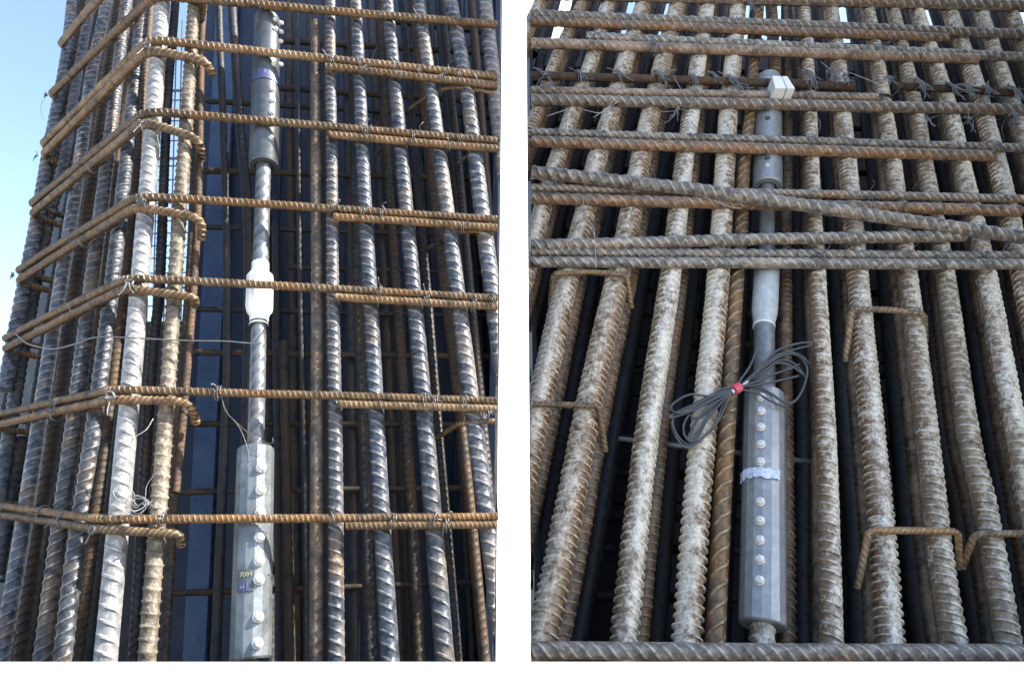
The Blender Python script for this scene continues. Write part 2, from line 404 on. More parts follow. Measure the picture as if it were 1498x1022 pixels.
# ==================================================================
# LEFT CAGE
# ==================================================================
cage_a = thing('corner_rebar_cage', 'rusty reinforcing bar cage with a rounded corner, sunlit beside the open sky', 'rebar cage', (PA.x, PA.y + .1, BASE_Z))
BAR_D = FRONT.back(.024)
def vbar(plane, pp, w, mat, pitch=.72, slope=1.25, roll=90, rib=.16, top=-70, base=True, fine=True, name='vertical_bar', cage=None, wy=None):
    P = bar_line(plane, pp, top, base)
    q = plane.hit(*pp[len(pp) // 2]) if wy is None else plane.hit(pp[0][0], wy)
    return trim(rebar(name, P, px_r(q, w) * .92, M[mat], cage or cage_a, pitch, slope, rib, roll, fine, seg=18 if fine else 12), EDGE_A, True)

# front face bars: pixel centre line from top to bottom
front = [
    ([(238, 0), (210, 353), (178, 706), (155, 960)], 29, 'bright_bar', 1.1, 70),
    ([(283, 27), (262, 330), (235, 706), (216, 960)], 24, 'beige_bar', 0.5, 120),
    ([(483, 0), (486, 333), (491, 706), (493, 960)], 22, 'blue_bar', 1.0, 95),
    ([(520, 0), (536, 333), (556, 706), (570, 960)], 25, 'blue_bar', 1.25, 90),
    ([(566, 0), (597, 333), (629, 706), (651, 960)], 26, 'blue_bar', 1.25, 85),
    ([(613, 0), (657, 333), (702, 680), (738, 965)], 26, 'blue_bar', 1.15, 92),
    ([(659, 0), (683, 133), (704, 300), (737, 560)], 24, 'blue_bar', 1.1, 88),
]
for pp, w, mt, sl, ro in front:
    vbar(BAR_D, pp, w, mt, slope=sl, roll=ro, base=pp[0][0] < 655)
vbar(BAR_D, [(709, 0), (718, 83), (739, 260)], 22, 'blue_bar', slope=1.1, base=False)
vbar(FRONT.back(.035), [(461, 33), (463, 333), (464, 653), (463, 960)], 20, 'brown_dusty', slope=-.9, top=None, rib=.09)
# second row and deep rows behind the front face
deep = [
    (.07, [(513, 0), (524, 420), (535, 706), (543, 960)], 19, 'shade_bar'),
    (.075, [(553, 0), (571, 300), (600, 706), (612, 960)], 17, 'brown_bar'),
    (.11, [(587, 0), (614, 300), (648, 706), (668, 960)], 15, 'shade_bar'),
    (.075, [(603, 0), (640, 333), (684, 706), (708, 960)], 16, 'brown_bar'),
    (.11, [(646, 0), (676, 300), (708, 640), (728, 900)], 15, 'shade_bar'),
    (.14, [(690, 0), (706, 200), (740, 600)], 14, 'brown_bar'),
    (.16, [(435, 0), (438, 333), (445, 650), (449, 960)], 10, 'shade_bar'),
    (.16, [(414, 500), (420, 706), (424, 960)], 15, 'brown_bar'),
    (.12, [(320, 0), (331, 316), (333, 520), (327, 660), (316, 960)], 13, 'shade_bar'),
    (.15, [(339, 0), (349, 166), (362, 300), (364, 480), (352, 960)], 15, 'shade_bar'),
    (.20, [(403, 330), (405, 500), (408, 706), (410, 960)], 14, 'shade_bar'),
    (.22, [(474, 0), (478, 400), (480, 960)], 13, 'shade_bar'),
    (.24, [(505, 0), (512, 400), (518, 960)], 13, 'shade_bar'),
    (.26, [(540, 0), (566, 500), (585, 960)], 12, 'brown_bar'),
    (.26, [(628, 0), (663, 500), (692, 960)], 12, 'shade_bar'),
    (.30, [(388, 0), (392, 400), (396, 960)], 13, 'shade_bar'),
    (.30, [(422, 0), (428, 400), (436, 960)], 12, 'brown_bar'),
    (.28, [(452, 0), (458, 400), (464, 960)], 13, 'shade_bar'),
    (.30, [(556, 0), (578, 500), (598, 960)], 13, 'shade_bar'),
    (.30, [(600, 0), (632, 500), (660, 960)], 13, 'shade_bar'),
    (.30, [(668, 0), (690, 300), (722, 760)], 13, 'shade_bar'),
    (.18, [(640, 0), (668, 300), (712, 760)], 14, 'shade_bar'),
    (.05, [(255, 20), (246, 133), (233, 420), (223, 520), (196, 960)], 15, 'shade_bar'),
    (.06, [(297, 0), (288, 333), (272, 560), (256, 720)], 12, 'rust_bar'),
    (.10, [(290, 40), (281, 333), (266, 560), (240, 960)], 13, 'brown_bar'),
]
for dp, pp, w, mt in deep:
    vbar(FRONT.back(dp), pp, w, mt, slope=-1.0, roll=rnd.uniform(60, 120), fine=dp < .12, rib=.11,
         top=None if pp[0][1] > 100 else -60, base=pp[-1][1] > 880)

# left face bars
BAR_L = LEFT.back(.022)
leftb = [
    (0, [(107, 0), (95, 100), (70, 233), (50, 347), (7, 570)], 18, 'blue_bar'),
    (0, [(150, 33), (133, 116), (110, 283), (70, 536), (28, 806), (4, 950)], 20, 'blue_bar'),
    (0, [(186, 0), (161, 200), (140, 370), (110, 603), (80, 823), (62, 960)], 22, 'blue_bar'),
    (0, [(211, 0), (196, 133), (170, 370), (140, 603), (111, 806), (92, 960)], 23, 'blue_bar'),
    (.03, [(131, 20), (111, 133), (96, 230), (67, 337), (27, 553), (-2, 740)], 16, 'blue_bar'),
    (.05, [(122, 10), (103, 120), (83, 230), (60, 340), (17, 553)], 15, 'brown_bar'),
    (.05, [(160, 20), (128, 230), (84, 500), (42, 760), (18, 940)], 15, 'beige_bar'),
    (.05, [(170, 30), (146, 200), (113, 400), (84, 600), (44, 860), (30, 960)], 18, 'brown_bar'),
    (.05, [(198, 0), (176, 200), (152, 400), (124, 620), (94, 850), (80, 960)], 17, 'brown_bar'),
    (.05, [(222, 0), (203, 200), (183, 400), (155, 640), (128, 850), (112, 960)], 16, 'brown_bar'),
    (.13, [(142, 0), (117, 200), (93, 340), (50, 600), (10, 850)], 15, 'shade_bar'),
    (.13, [(178, 0), (150, 240), (124, 430), (98, 620), (62, 850), (46, 960)], 15, 'shade_bar'),
    (.13, [(206, 0), (184, 240), (160, 440), (134, 640), (104, 860), (92, 960)], 15, 'shade_bar'),
    (.16, [(229, 60), (214, 240), (196, 440), (170, 660), (140, 880), (130, 960)], 14, 'shade_bar'),
    (.06, [(30, 640), (12, 740), (-6, 840)], 20, 'blue_bar'),
    (.15, [(112, 60), (90, 200), (70, 310), (34, 480), (0, 640)], 13, 'shade_bar'),
]
for dp, pp, w, mt in leftb:
    vbar(BAR_L.back(dp) if dp else BAR_L, pp, w, mt, slope=-1.25 if mt == 'blue_bar' else -1.0, roll=rnd.uniform(70, 110), fine=dp < .1,
         top=-60 if pp[0][1] < 100 else None, base=pp[-1][0] > 0 and pp[-1][1] > 880)

# ties: (left end, corner, right end) for the upper strand; second strand hooks round the corner
ties = [
    ((87, 66), (170, -30), None, None),
    ((72, 140), (226, -6), (727, 37), None),
    ((60, 213), (220, 58), (727, 113), 476),
    ((43, 300), (214, 163), (727, 206), 480),
    ((23, 397), (202, 287), (727, 321), 488),
    ((3, 496), (188, 406), (727, 436), 491),
    ((-20, 609), (170, 569), (727, 586), 493),
    ((-30, 734), (150, 760), (727, 755), 506),
]
TW = 13.0
for k, (le, co, re, lap) in enumerate(ties):
    c = FRONT.hit(*co); r_ = px_r(c, TW) * .93
    lp = LEFT.hit(*le)
    inward = (-LEFT.n).normalized()
    tail = lp + inward * .16 + HA * .02
    pts = [tail, lp, c] + ([FRONT.hit(*re)] if re else [c + HA * .25])
    if re and k == 1: pts[-1] = FRONT.hit(*re)
    rebar('tie_bar', rounded(pts, .035), r_, M['tie_rust'], cage_a, .64, 1.0, .16, 80, True)
    if lap:   # lapped strand on the right half, just under the first
        xa, ya = lap, co[1] + (re[1] - co[1]) * (lap - co[0]) / (re[0] - co[0])
        off = TW * .92
        pts = [FRONT.hit(xa, ya + off), FRONT.hit(re[0], re[1] + off)]
        rebar('lap_bar', arr(pts), r_ * .97, M['tie_rust'], cage_a, .64, -1.0, .16, 75, True)
    if k >= 2:  # inner strand of the left face, wrapping the corner bar and hooking inwards
        off = 15 if k < 7 else 14
        l2 = LEFT.hit(le[0] + 1, le[1] + off); c2 = FRONT.hit(co[0] - 3, co[1] + off)
        hx = {2: 300, 3: 292, 4: 296, 5: 288, 6: 279, 7: 266}[k]
        hy = co[1] + off + {2: 16, 3: 26, 4: 18, 5: 14, 6: 3, 7: 6}[k]
        e1 = FRONT.hit(hx, hy); e2 = e1 - FRONT.n * rnd.uniform(.025, .06) - DA * rnd.uniform(-.006, .022) - HA * rnd.uniform(-.01, .012)
        rebar('hook_bar', rounded([l2 + inward * .15, l2, c2, e1, e2], .032), r_, M['tie_rust'], cage_a, .64, -1.0, .15, 80, True)
# curved hooks seen between the right-hand bars
for (pa, pb, pc) in (((723, 137), (655, 124), (598, 160)), ((723, 341), (678, 337), (628, 362)), ((723, 616), (672, 618), (640, 640)), ((-40, 0), (0, 0), (0, 0))):
    if pa[0] < 0: continue
    P = [FRONT.back(.012).hit(*pa), FRONT.back(.014).hit(*pb), FRONT.back(.10).hit(*pc)]
    rebar('hook_bar', rounded(P, .05), .0045, M['tie_rust'], cage_a, .8, 1, .12, 80, True)
P = [FRONT.back(.05).hit(296, 30), FRONT.back(.02).hit(300, 6), FRONT.back(.0).hit(285, -12), FRONT.hit(240, -22)]
rebar('hook_bar', rounded(P, .02), .006, M['tie_rust'], cage_a, .8, 1, .12, 80, True)
# rear ties glimpsed inside the cage
for dp, x0, y0, x1, y1, w in ((.22, 372, 58, 723, 78, 9), (.22, 372, 126, 723, 150, 9), (.24, 300, 148, 723, 172, 8), (.22, 296, 250, 723, 262, 9), (.24, 294, 332, 723, 345, 8),
                              (.22, 282, 515, 723, 522, 10), (.24, 280, 452, 723, 462, 8), (.22, 268, 620, 723, 620, 9), (.22, 250, 720, 723, 712, 9), (.22, 245, 868, 723, 850, 9),
                              (.26, 560, 30, 723, 48, 9), (.26, 460, 200, 723, 214, 8), (.26, 420, 390, 723, 400, 8)):
    pl = FRONT.back(dp); p, q = pl.hit(x0, y0), pl.hit(x1, y1)
    rebar('rear_tie', arr([p, q]), px_r(p, w), M['shade_bar' if dp > .23 else 'brown_bar'], cage_a, .8, 1, .12, 80, False, seg=10)
# slanting cross links inside
for (xa, ya, da, xb, yb, db) in ((540, 95, .10, 566, 40, .3), (655, 96, .08, 690, 66, .3), (668, 240, .08, 700, 215, .3), (549, 226, .1, 580, 196, .3)):
    rebar('cross_link', arr([FRONT.back(da).hit(xa, ya), FRONT.back(db).hit(xb, yb)]), .004, M['brown_bar'], cage_a, .8, 1, .1, 80, False, seg=10)

# ------------------------------------------------------------------ tie wires
def wire_wrap(parent, p, along, n, r_, mat='wire', tails=2, size=1.0):
    """two turns of wire round a tie at p, with twisted tails"""
    along = Vector(along).normalized(); n = Vector(n).normalized(); up = along.cross(n).normalized()
    pts = []
    for k in range(19):
        a = 2 * math.pi * k / 9
        pts.append(p + n * math.cos(a) * r_ * 1.22 + up * math.sin(a) * r_ * 1.3 * size + along * (k / 19 - .5) * r_ * .9)
    e = pts[-1]
    for _ in range(3):
        e = e + n * rnd.uniform(.2, 1.0) * r_ + up * rnd.uniform(-1.1, .6) * r_ + along * rnd.uniform(-.8, .8) * r_; pts.append(e)
    return tube('wire_tie', catmull(pts, 3), .0009, M[mat], parent, 5)
def wire_clump(parent, p, along, n, rad, cnt, mat='wire', wr=.0012, down=0.5):
    """a tangle of wire ends"""
    along = Vector(along).normalized(); n = Vector(n).normalized(); up = n.cross(along).normalized()
    if up.z < 0: up = -up
    vsall, qall, base = [], [], 0
    for k in range(cnt):
        c = p + n * rnd.uniform(.1, .5) * rad; pts = [c + along * rnd.uniform(-.25, .25) * rad]
        a = rnd.uniform(0, 6.28)
        loops = rnd.random() < .45
        for s in range(5):
            if loops:
                a += 1.5; pts.append(c + (along * math.cos(a) + up * math.sin(a)) * rad * rnd.uniform(.25, .6) + n * rnd.uniform(0, .4) * rad)
            else:
                dv = along * math.cos(a) * .7 + up * (math.sin(a) - down) + n * rnd.uniform(0, .35)
                pts.append(pts[-1] + dv * rad * rnd.uniform(.18, .38)); a += rnd.uniform(-.5, .5)
        C = catmull(pts, 4); T, U, V = frames(C, (0.1, -1, .2)); sg = 4
        th = np.arange(sg) * 2 * np.pi / sg
        W = C[:, None, :] + wr * (np.cos(th)[None, :, None] * U[:, None, :] + np.sin(th)[None, :, None] * V[:, None, :])
        m_ = len(C); i = np.arange(m_ - 1)[:, None]; j = np.arange(sg)[None, :]; jn = (j + 1) % sg
        q = np.stack([i * sg + j + 0 * jn, i * sg + jn, (i + 1) * sg + jn, (i + 1) * sg + j + 0 * jn], -1).reshape(-1, 4) + base
        vsall.append(W.reshape(-1, 3)); qall.append(q); base += m_ * sg
    return link_mesh('wire_tie', np.vstack(vsall), np.vstack(qall), M[mat], parent, True)

def wire_knot(parent, p, along, n, rad, cnt, mat='wire', wr=.0011):
    """strands looped over a thin bar, twisted on top, with splayed tails hanging below"""
    along = Vector(along).normalized(); n = Vector(n).normalized(); up = n.cross(along).normalized()
    if up.z < 0: up = -up
    vsall, qall, base = [], [], 0; lean = rnd.uniform(-.35, .35)
    for k in range(cnt):
        j = rnd.uniform(-.16, .16); sp_ = rnd.gauss(lean, .28); ln = rnd.uniform(.35, 1.15)
        top = p + up * rad * rnd.uniform(.28, .48) + along * rad * (rnd.uniform(-.06, .06) - lean * .3)
        pts = [top + along * rnd.uniform(-.2, .2) * rad + up * rnd.uniform(-.1, .2) * rad, top + n * rad * .22, p + n * rad * rnd.uniform(.26, .36) + along * j * rad,
               p - up * rad * ln * .5 + n * rad * rnd.uniform(.12, .4) + along * (j + sp_ * .4) * rad, p - up * rad * ln + n * rad * rnd.uniform(0, .5) + along * (j + sp_) * rad]
        if rnd.random() < .25: pts = pts[:3] + [p + n * rad * .5 + up * rad * rnd.uniform(-.2, .5) + along * rnd.uniform(-.9, .9) * rad]
        C = catmull(pts, 4); T, U, V = frames(C, (0.1, -1, .2)); sg = 4
        th = np.arange(sg) * 2 * np.pi / sg
        W = C[:, None, :] + wr * (np.cos(th)[None, :, None] * U[:, None, :] + np.sin(th)[None, :, None] * V[:, None, :])
        m_ = len(C); i = np.arange(m_ - 1)[:, None]; jj = np.arange(sg)[None, :]; jn = (jj + 1) % sg
        q = np.stack([i * sg + jj + 0 * jn, i * sg + jn, (i + 1) * sg + jn, (i + 1) * sg + jj + 0 * jn], -1).reshape(-1, 4) + base
        vsall.append(W.reshape(-1, 3)); qall.append(q); base += m_ * sg
    return link_mesh('wire_tie', np.vstack(vsall), np.vstack(qall), M[mat], parent, True)

TR = px_r(FRONT.hit(500, 500), TW)
for (x, y) in ((576, 760), (652, 765), (556, 425), (624, 436), (692, 444), (538, 192), (606, 200), (657, 212), (646, 112), (695, 120), (560, 312), (677, 330), (636, 588), (714, 606),
               (534, 100), (585, 108), (320, 572)):
    wire_wrap(cage_a, FRONT.hit(x, y + 3), HA, FRONT.n, TR * 1.2, 'wire')
wr = random.Random(3)
for le, co, re_, lap in ties[1:]:
    for fx0, fx1 in ((283, 218), (483, 493), (520, 570), (566, 651), (613, 738), (659, 790)):
        yy = co[1]; xx = fx0 + (fx1 - fx0) * yy / 960; yy = co[1] + (re_[1] - co[1]) * (xx - co[0]) / (re_[0] - co[0])
        if wr.random() < .55 and xx < 718: wire_wrap(cage_a, FRONT.hit(xx + wr.uniform(-9, 9), yy + (4 if lap and xx > lap else 0)), HA + DA * wr.uniform(-.5, .5), FRONT.n, TR * (1.35 if lap and xx > lap else 1.0))
for (x, y) in ((216, 66), (207, 178), (208, 295), (190, 413), (163, 578)):
    wire_clump(cage_a, FRONT.hit(x, y + 3), HA, FRONT.n, .016, 5, 'wire')
for (x, y) in ((110, 175), (138, 245), (125, 352), (112, 450), (90, 594), (190, 20), (105, 112), (84, 605), (65, 750), (95, 760)):
    wire_wrap(cage_a, LEFT.hit(x, y), LA, LEFT.n, TR * 1.25)
for (x, y) in ((71, 141), (56, 228), (23, 404), (142, 775)):
    wire_clump(cage_a, LEFT.hit(x, y), LA, LEFT.n, .014, 4, 'wire')
tube('loose_wire', catmull([LEFT.hit(66, 143), LEFT.hit(60, 155), LEFT.hit(61, 168), LEFT.hit(64, 176)], 5), .0005, M['wire'], cage_a, 4)
wire_clump(cage_a, FRONT.hit(205, 742), HA, FRONT.n, .036, 12, 'wire_grey', .0006, .0)
tube('loose_wire', catmull([FRONT.hit(323, 572), FRONT.hit(330, 600), FRONT.hit(350, 625), FRONT.hit(362, 655), FRONT.hit(364, 676)], 6), .0005, M['wire'], cage_a, 4)
tube('loose_wire', catmull([FRONT.hit(338, 610), FRONT.hit(362, 632), FRONT.hit(384, 645), FRONT.hit(398, 648), FRONT.hit(399, 640)], 6), .0005, M['wire'], cage_a, 4)
tube('loose_wire', catmull([FRONT.hit(224, 612), FRONT.hit(214, 628), FRONT.hit(198, 638), FRONT.hit(186, 646)], 6), .0007, M['wire_bright'], cage_a, 4)

# ------------------------------------------------------------------ instrumented bar of the left cage
def bolt(parent, p, out, axis, r_, h, mat='bolt'):
    out = Vector(out).normalized()
    prof = [(-.002, r_ * 1.02), (h * .30, r_ * 1.0), (h * .42, r_ * .80), (h * .85, r_ * .74), (h * 1.0, r_ * .52), (h * 1.02, 0)]
    return lathe('bolt', p, out, prof, M[mat], parent, 8, False, axis)
def radial(axis, ang):
    """unit vector square to axis, ang degrees to the right of straight at the viewer"""
    u = Vector((0, -1, 0)); u = (u - axis * u.dot(axis)).normalized(); v = axis.cross(u)
    if v.x < 0: v = -v
    return (u * math.cos(R(ang)) + v * math.sin(R(ang))).normalized()
def patch(name, p0, axis, r_, a0, a1, s0, s1, mat, parent, jag=0.0, n=14):
    """a sticker wrapped round a sleeve: strip between angles a0..a1 and distances s0..s1 along the axis, with thickness"""
    vs_, q = [], []
    for k in range(n + 1):
        a = a0 + (a1 - a0) * k / n; d = radial(axis, a); j0 = rnd.uniform(-jag, jag); j1 = rnd.uniform(-jag, jag)
        lift = abs(rnd.gauss(0, jag * .35))
        vs_ += [p0 + axis * (s0 + j0) + d * (r_ + lift), p0 + axis * (s1 + j1) + d * (r_ + lift * .6), p0 + axis * (s1 + j1) + d * (r_ - .0012), p0 + axis * (s0 + j0) + d * (r_ - .0012)]
    for k in range(n):
        for e in range(4):
            q.append((k * 4 + e, k * 4 + (e + 1) % 4, k * 4 + 4 + (e + 1) % 4, k * 4 + 4 + e))
    return link_mesh(name, arr(vs_), q, M[mat], parent, False)
def pt_on(a, b, y, y0, y1): return a + (b - a) * ((y - y0) / (y1 - y0))

def axis_at(pl, a, b, y): return pl.hit(a[0] + (b[0] - a[0]) * (y - a[1]) / (b[1] - a[1]), y)
INS = FRONT.back(.040)
up_t, up_b = INS.hit(391, 29), INS.hit(386, 244)
lo_t, lo_b = INS.hit(374, 656), INS.hit(366, 965)
se_t, se_b = INS.hit(381, 384), INS.hit(378.5, 481)
inst_a = thing('instrumented_bar', 'bolted steel couplers and white sensor on the bar in the left cage', 'bar coupler', to_base([lo_t, lo_b])[-1])
def sleeve(name, top, bot, w_top, w_bot, mat, parent, hole, seg=36, base=False):
    ax = (bot - top); L = ax.length; ax.normalize()
    r0, r1 = px_r(top, w_top), px_r(bot, w_bot)
    prof = [(.012, r0 * hole * .9), (.0, r0 * hole), (.0, r0 * .93), (.0025, r0), (L - .003, r1), (L, r1 * .93), (L, r1 * hole), (L - .03, r1 * hole * .96)]
    o = lathe(name, top, ax, prof, M[mat], parent, seg)
    return o, ax, r0, r1, L
axis_pts = to_base([INS.hit(392, -20), up_t, up_b, se_t, se_b, lo_t, lo_b])
rebar('bar', catmull([up_b + (up_t - up_b) * .1, up_b, se_t], 10), px_r(up_b, 20), M['shank'], inst_a, 1.0, -1.4, .10, 90)
rebar('bar', catmull([se_b - (se_b - se_t) * .1, lo_t, lo_t + (lo_b - lo_t) * .1], 10), px_r(se_b, 20.5), M['shank'], inst_a, 1.0, -1.4, .10, 90)
rebar('bar', catmull(to_base([lo_b, lo_b + (lo_b - lo_t) * .08]), 4), px_r(lo_b, 28), M['shank'], inst_a)
tube('strain_tube', catmull([se_b + Vector((-.008, -.008, 0)), lo_t + Vector((-.0085, -.008, 0))], 4), .0035, M['shank'], inst_a, 8)
s_up, axu, r0, r1, L = sleeve('upper_coupler', up_t, up_b, 36, 42, 'coupler_dark', inst_a, .60)
s_up['label'] = 'dark upper coupler sleeve with a double row of bolts'
for (y, a) in [(34, 98), (47, 98), (61, 98), (80, 98), (95, 98), (40, 56), (54, 56), (92, 54), (106, 52), (144, 48), (160, 48), (178, 46), (194, 46), (214, 46)]:
    t = (y - 29) / 215.; rr = r0 + (r1 - r0) * t; d = radial(axu, a)
    bolt(s_up, axis_at(INS, (391, 29), (386, 244), y) + d * rr, d, axu, .0062, .0075)
patch('sticker', up_t, axu, r0 + .0020, -50, 90, L * .44, L * .50, 'sticker_blue', s_up, .0012)
s_lo, axl, q0, q1, L2 = sleeve('lower_coupler', lo_t, lo_b, 52, 59, 'coupler_galv', inst_a, .55, 14)
s_lo['label'] = 'grey lower coupler sleeve with a row of round bolts'
for y in (692, 724, 757, 792, 826, 853, 907, 945):
    t = (y - 656) / 309.; rr = q0 + (q1 - q0) * t; d = radial(axl, 38)
    bolt(s_lo, axis_at(INS, (374, 656), (366, 965), y) + d * rr, d, axl, .0088, .0095)
lab = patch('sticker', lo_t, axl, q0 + (q1 - q0) * .63 + .0016, -22, 26, L2 * .615, L2 * .715, 'sticker_black', s_lo, .0006)
patch('sticker', lo_t, axl, q0 + (q1 - q0) * .66 + .0018, -20, 8, L2 * .675, L2 * .712, 'sticker_blue', s_lo, .0008)
def print_text(txt, p, out, upv, size, mat, parent):
    cu = bpy.data.curves.new('printed_text', 'FONT'); cu.body = txt; cu.size = size; cu.align_x = 'CENTER'; cu.align_y = 'CENTER'; cu.extrude = .0002
    o = bpy.data.objects.new('printed_text', cu); dg = bpy.context.evaluated_depsgraph_get()
    COL.objects.link(o); dg.update(); me = bpy.data.meshes.new_from_object(o.evaluated_get(dg))
    bpy.data.objects.remove(o); me.name = 'printed_text'; me.materials.clear(); me.materials.append(M[mat])
    t = bpy.data.objects.new('printed_text', me); COL.objects.link(t)
    z = Vector(out).normalized(); y = Vector(upv); y = (y - z * y.dot(z)).normalized(); x = y.cross(z)
    t.location = p; t.rotation_euler = Matrix((x, y, z)).transposed().to_euler()
    t.parent = parent; t.matrix_parent_inverse = parent_matrix(parent).inverted(); return t
dd = radial(axl, 4); rr = q0 + (q1 - q0) * .63
print_text('7084', lo_t + axl * L2 * .64 + dd * (rr + .0022), dd, -axl, .0098, 'print_yellow', s_lo)
dd = radial(axl, -5)
print_text('64', lo_t + axl * L2 * .694 + dd * (rr + .0026), dd, -axl, .0075, 'print_white', s_lo)
# white plastic sensor housing
axs = (se_b - se_t); Ls = axs.length; axs.normalize(); px = zdepth(se_t) / F_PX
prof = [(0, .004), (0, 10 * px), (.002, 12.2 * px), (Ls * .13, 12.2 * px), (Ls * .16, 13 * px), (Ls * .22, 18.3 * px), (Ls * .25, 18.6 * px), (Ls * .69, 18.6 * px), (Ls * .74, 17.6 * px), (Ls * .80, 13.4 * px), (Ls * .90, 12.4 * px), (Ls * .90, .004)]
hs = lathe('sensor_housing', se_t, axs, prof, M['white_plastic'], inst_a, 12, True)
hs['label'] = 'white faceted plastic sensor housing'
lathe('clamp_band', se_t + axs * Ls * .90, axs, [(0, .005), (0, 11.5 * px), (.004, 11.5 * px), (.0042, 12.6 * px), (.0085, 12.6 * px), (.0086, .005)], M['coupler_dark'], hs, 24)
lathe('clamp_band', se_t + axs * (Ls * .90 + .0048), axs, [(0, .005), (0, 12.9 * px), (.003, 12.9 * px), (.003, .005)], M['white_plastic'], hs, 24)
Wf = FRONT.back(-.004)
lead = tube('sensor_lead', catmull([INS.hit(386, 478), INS.back(-.03).hit(387, 490), Wf.hit(380, 502), Wf.hit(330, 499), Wf.hit(273, 498), Wf.hit(210, 495), LEFT.back(-.016).hit(143, 493), LEFT.back(-.016).hit(110, 503),
                            LEFT.back(-.016).hit(80, 510), LEFT.back(-.016).hit(55, 507), LEFT.back(-.014).hit(38, 501), LEFT.back(-.012).hit(23, 488)], 8), .0013, M['wire'], inst_a, 6)
lead['label'] = 'thin grey sensor lead strung across the left cage'

# formwork behind the left cage
FW = FRONT.back(.42)
fa = [FW.hit(250, 1100), FW.hit(730, 1100), FW.hit(731, -130), FW.hit(322, -130)]
for p_ in fa[1:3]: p_.x = EDGE_A - .013
fa[0], fa[1] = [p + (p - q).normalized() * ((BASE_Z - p.z) / ((p - q).normalized().z)) for p, q in ((fa[0], fa[3]), (fa[1], fa[2]))]
fw_a = thing('formwork_panel', 'dark blue formwork panel standing behind the left cage', 'formwork', (fa[0] + fa[1]) / 2)
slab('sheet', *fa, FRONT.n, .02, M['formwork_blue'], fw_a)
for t in (.0, .22, .44,   .66, .88, .975):
    lo, hi = fa[0].lerp(fa[1], t), fa[3].lerp(fa[2], t); hh = (fa[1] - fa[0]).normalized() * .018
    lo = lo + FRONT.n * .018; hi = hi + FRONT.n * .018
    slab('stiffener', lo - hh, lo + hh, hi + hh, hi - hh, FRONT.n, .0175, M['formwork_blue'], fw_a, .003)
sf = FRONT.back(.385)
st_ = [sf.hit(262, 1050), sf.hit(296, 1050), sf.hit(352, -110), sf.hit(322, -110)]
st_[0], st_[1] = [p + (p - q).normalized() * ((BASE_Z - p.z) / ((p - q).normalized().z)) for p, q in ((st_[0], st_[3]), (st_[1], st_[2]))]
slab('lit_edge_strip', *st_, (FRONT.n + HA * -.25), .012, M['lit_strip_blue'], fw_a, .002)  # skylit edge of the panel, painted as a lighter strip
for t in (.30, .42, .55, .68, .80):
    lo, hi = fa[0].lerp(fa[3], t), fa[1].lerp(fa[2], t); hh = (fa[3] - fa[0]).normalized() * .02
    lo = lo - FRONT.n * .0215; hi = hi - FRONT.n * .0215
    slab('waling', lo - hh, hi - hh, hi + hh, lo + hh, FRONT.n, .05, M['formwork_dark'], fw_a, .003)
lb_ = [FW.hit(150, 1100), FW.hit(247, 1100), FW.hit(276, 470), FW.hit(205, 470)]
lb_[0], lb_[1] = [p + (p - q).normalized() * ((BASE_Z - p.z) / ((p - q).normalized().z)) for p, q in ((lb_[0], lb_[3]), (lb_[1], lb_[2]))]
slab('shade_board', *lb_, FRONT.n, .018, M['formwork_dark'], fw_a)  # added dark board standing in for the shade low at the corner
# added dark sheet standing in for the shade behind the left face bars
LW = LEFT.back(.22)
la = [LW.hit(-110, 1100), LW.hit(128, 1100), LW.hit(228, -60), LW.hit(122, -60)]
la[0], la[1] = [p + (p - q).normalized() * ((BASE_Z - p.z) / ((p - q).normalized().z)) for p, q in ((la[0], la[3]), (la[1], la[2]))]
fw_c = thing('formwork_panel', 'narrow dark sheet added as the shade deep behind the left face bars of the corner cage', 'formwork', (la[0] + la[1]) / 2)
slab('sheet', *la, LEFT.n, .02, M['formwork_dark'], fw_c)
# added panel that stops sun and sky entering the left cage at the gap
ra = [FRONT.back(.13).hit(723, 1000), FRONT.back(.40).hit(727, 1000), FRONT.back(.40).hit(729, -130), FRONT.back(.13).hit(725, -130)]
for i_, j_ in ((0, 3), (1, 2)):
    d_ = (ra[i_] - ra[j_]).normalized(); ra[i_] = ra[i_] + d_ * ((BASE_Z - ra[i_].z) / d_.z)
for p_ in ra: p_.x = EDGE_A - .006
slab('light_stop', ra[0], ra[1], ra[2], ra[3], Vector((1, 0, 0)), .012, M['formwork_blue'], fw_a)
# added pale pylon, turned to the sun so the gap reads white
pc, pw, pd = Vector((.02, 9.0, 0)), .85, .5
t_ = R(38); ex = Vector((math.cos(t_), math.sin(t_), 0)); ey = Vector((-math.sin(t_), math.cos(t_), 0))
pyl = thing('added_pylon', 'pale concrete pylon added to fill the narrow gap between the two cages with white', 'pylon', pc)
for k in range(6):
    z0, z1 = k * 2.4, k * 2.4 + 2.398
    c8 = [pc + ex * a_ * pw + ey * b_ * pd + Vector((0, 0, z_)) for z_ in (z0, z1) for (a_, b_) in ((-1, -1), (1, -1), (1, 1), (-1, 1))]
    box_mesh('lift', c8, M['concrete'], pyl)

# far lattice of another cage seen through the corner
far = thing('far_rebar_cage', 'thin dark lattice of a distant cage seen between the two corner bars', 'rebar cage', (-3.3, 7.0, 0))
def far_pt(x, y, z=6.6): return at_depth(x, y, z)
for x in (222, 231, 240, 247, 255, 263, 272, 283):
    p, q = far_pt(x - 12, 640), far_pt(x + 4, 30 if x % 2 else 60)
    d = (p - q).normalized(); p = p + d * ((0 - p.z) / d.z)
    tube('lattice_bar', arr([p, q]), .007, M['far_steel'], far, 6)
for y in (84, 132, 146, 176, 205, 231, 242, 262, 283, 296, 308, 322, 340, 358, 376, 398, 420, 446, 470):
    tube('lattice_tie', arr([far_pt(212, y + 2), far_pt(292, y)]), .007 if y % 3 else .014, M['far_steel'], far, 6)

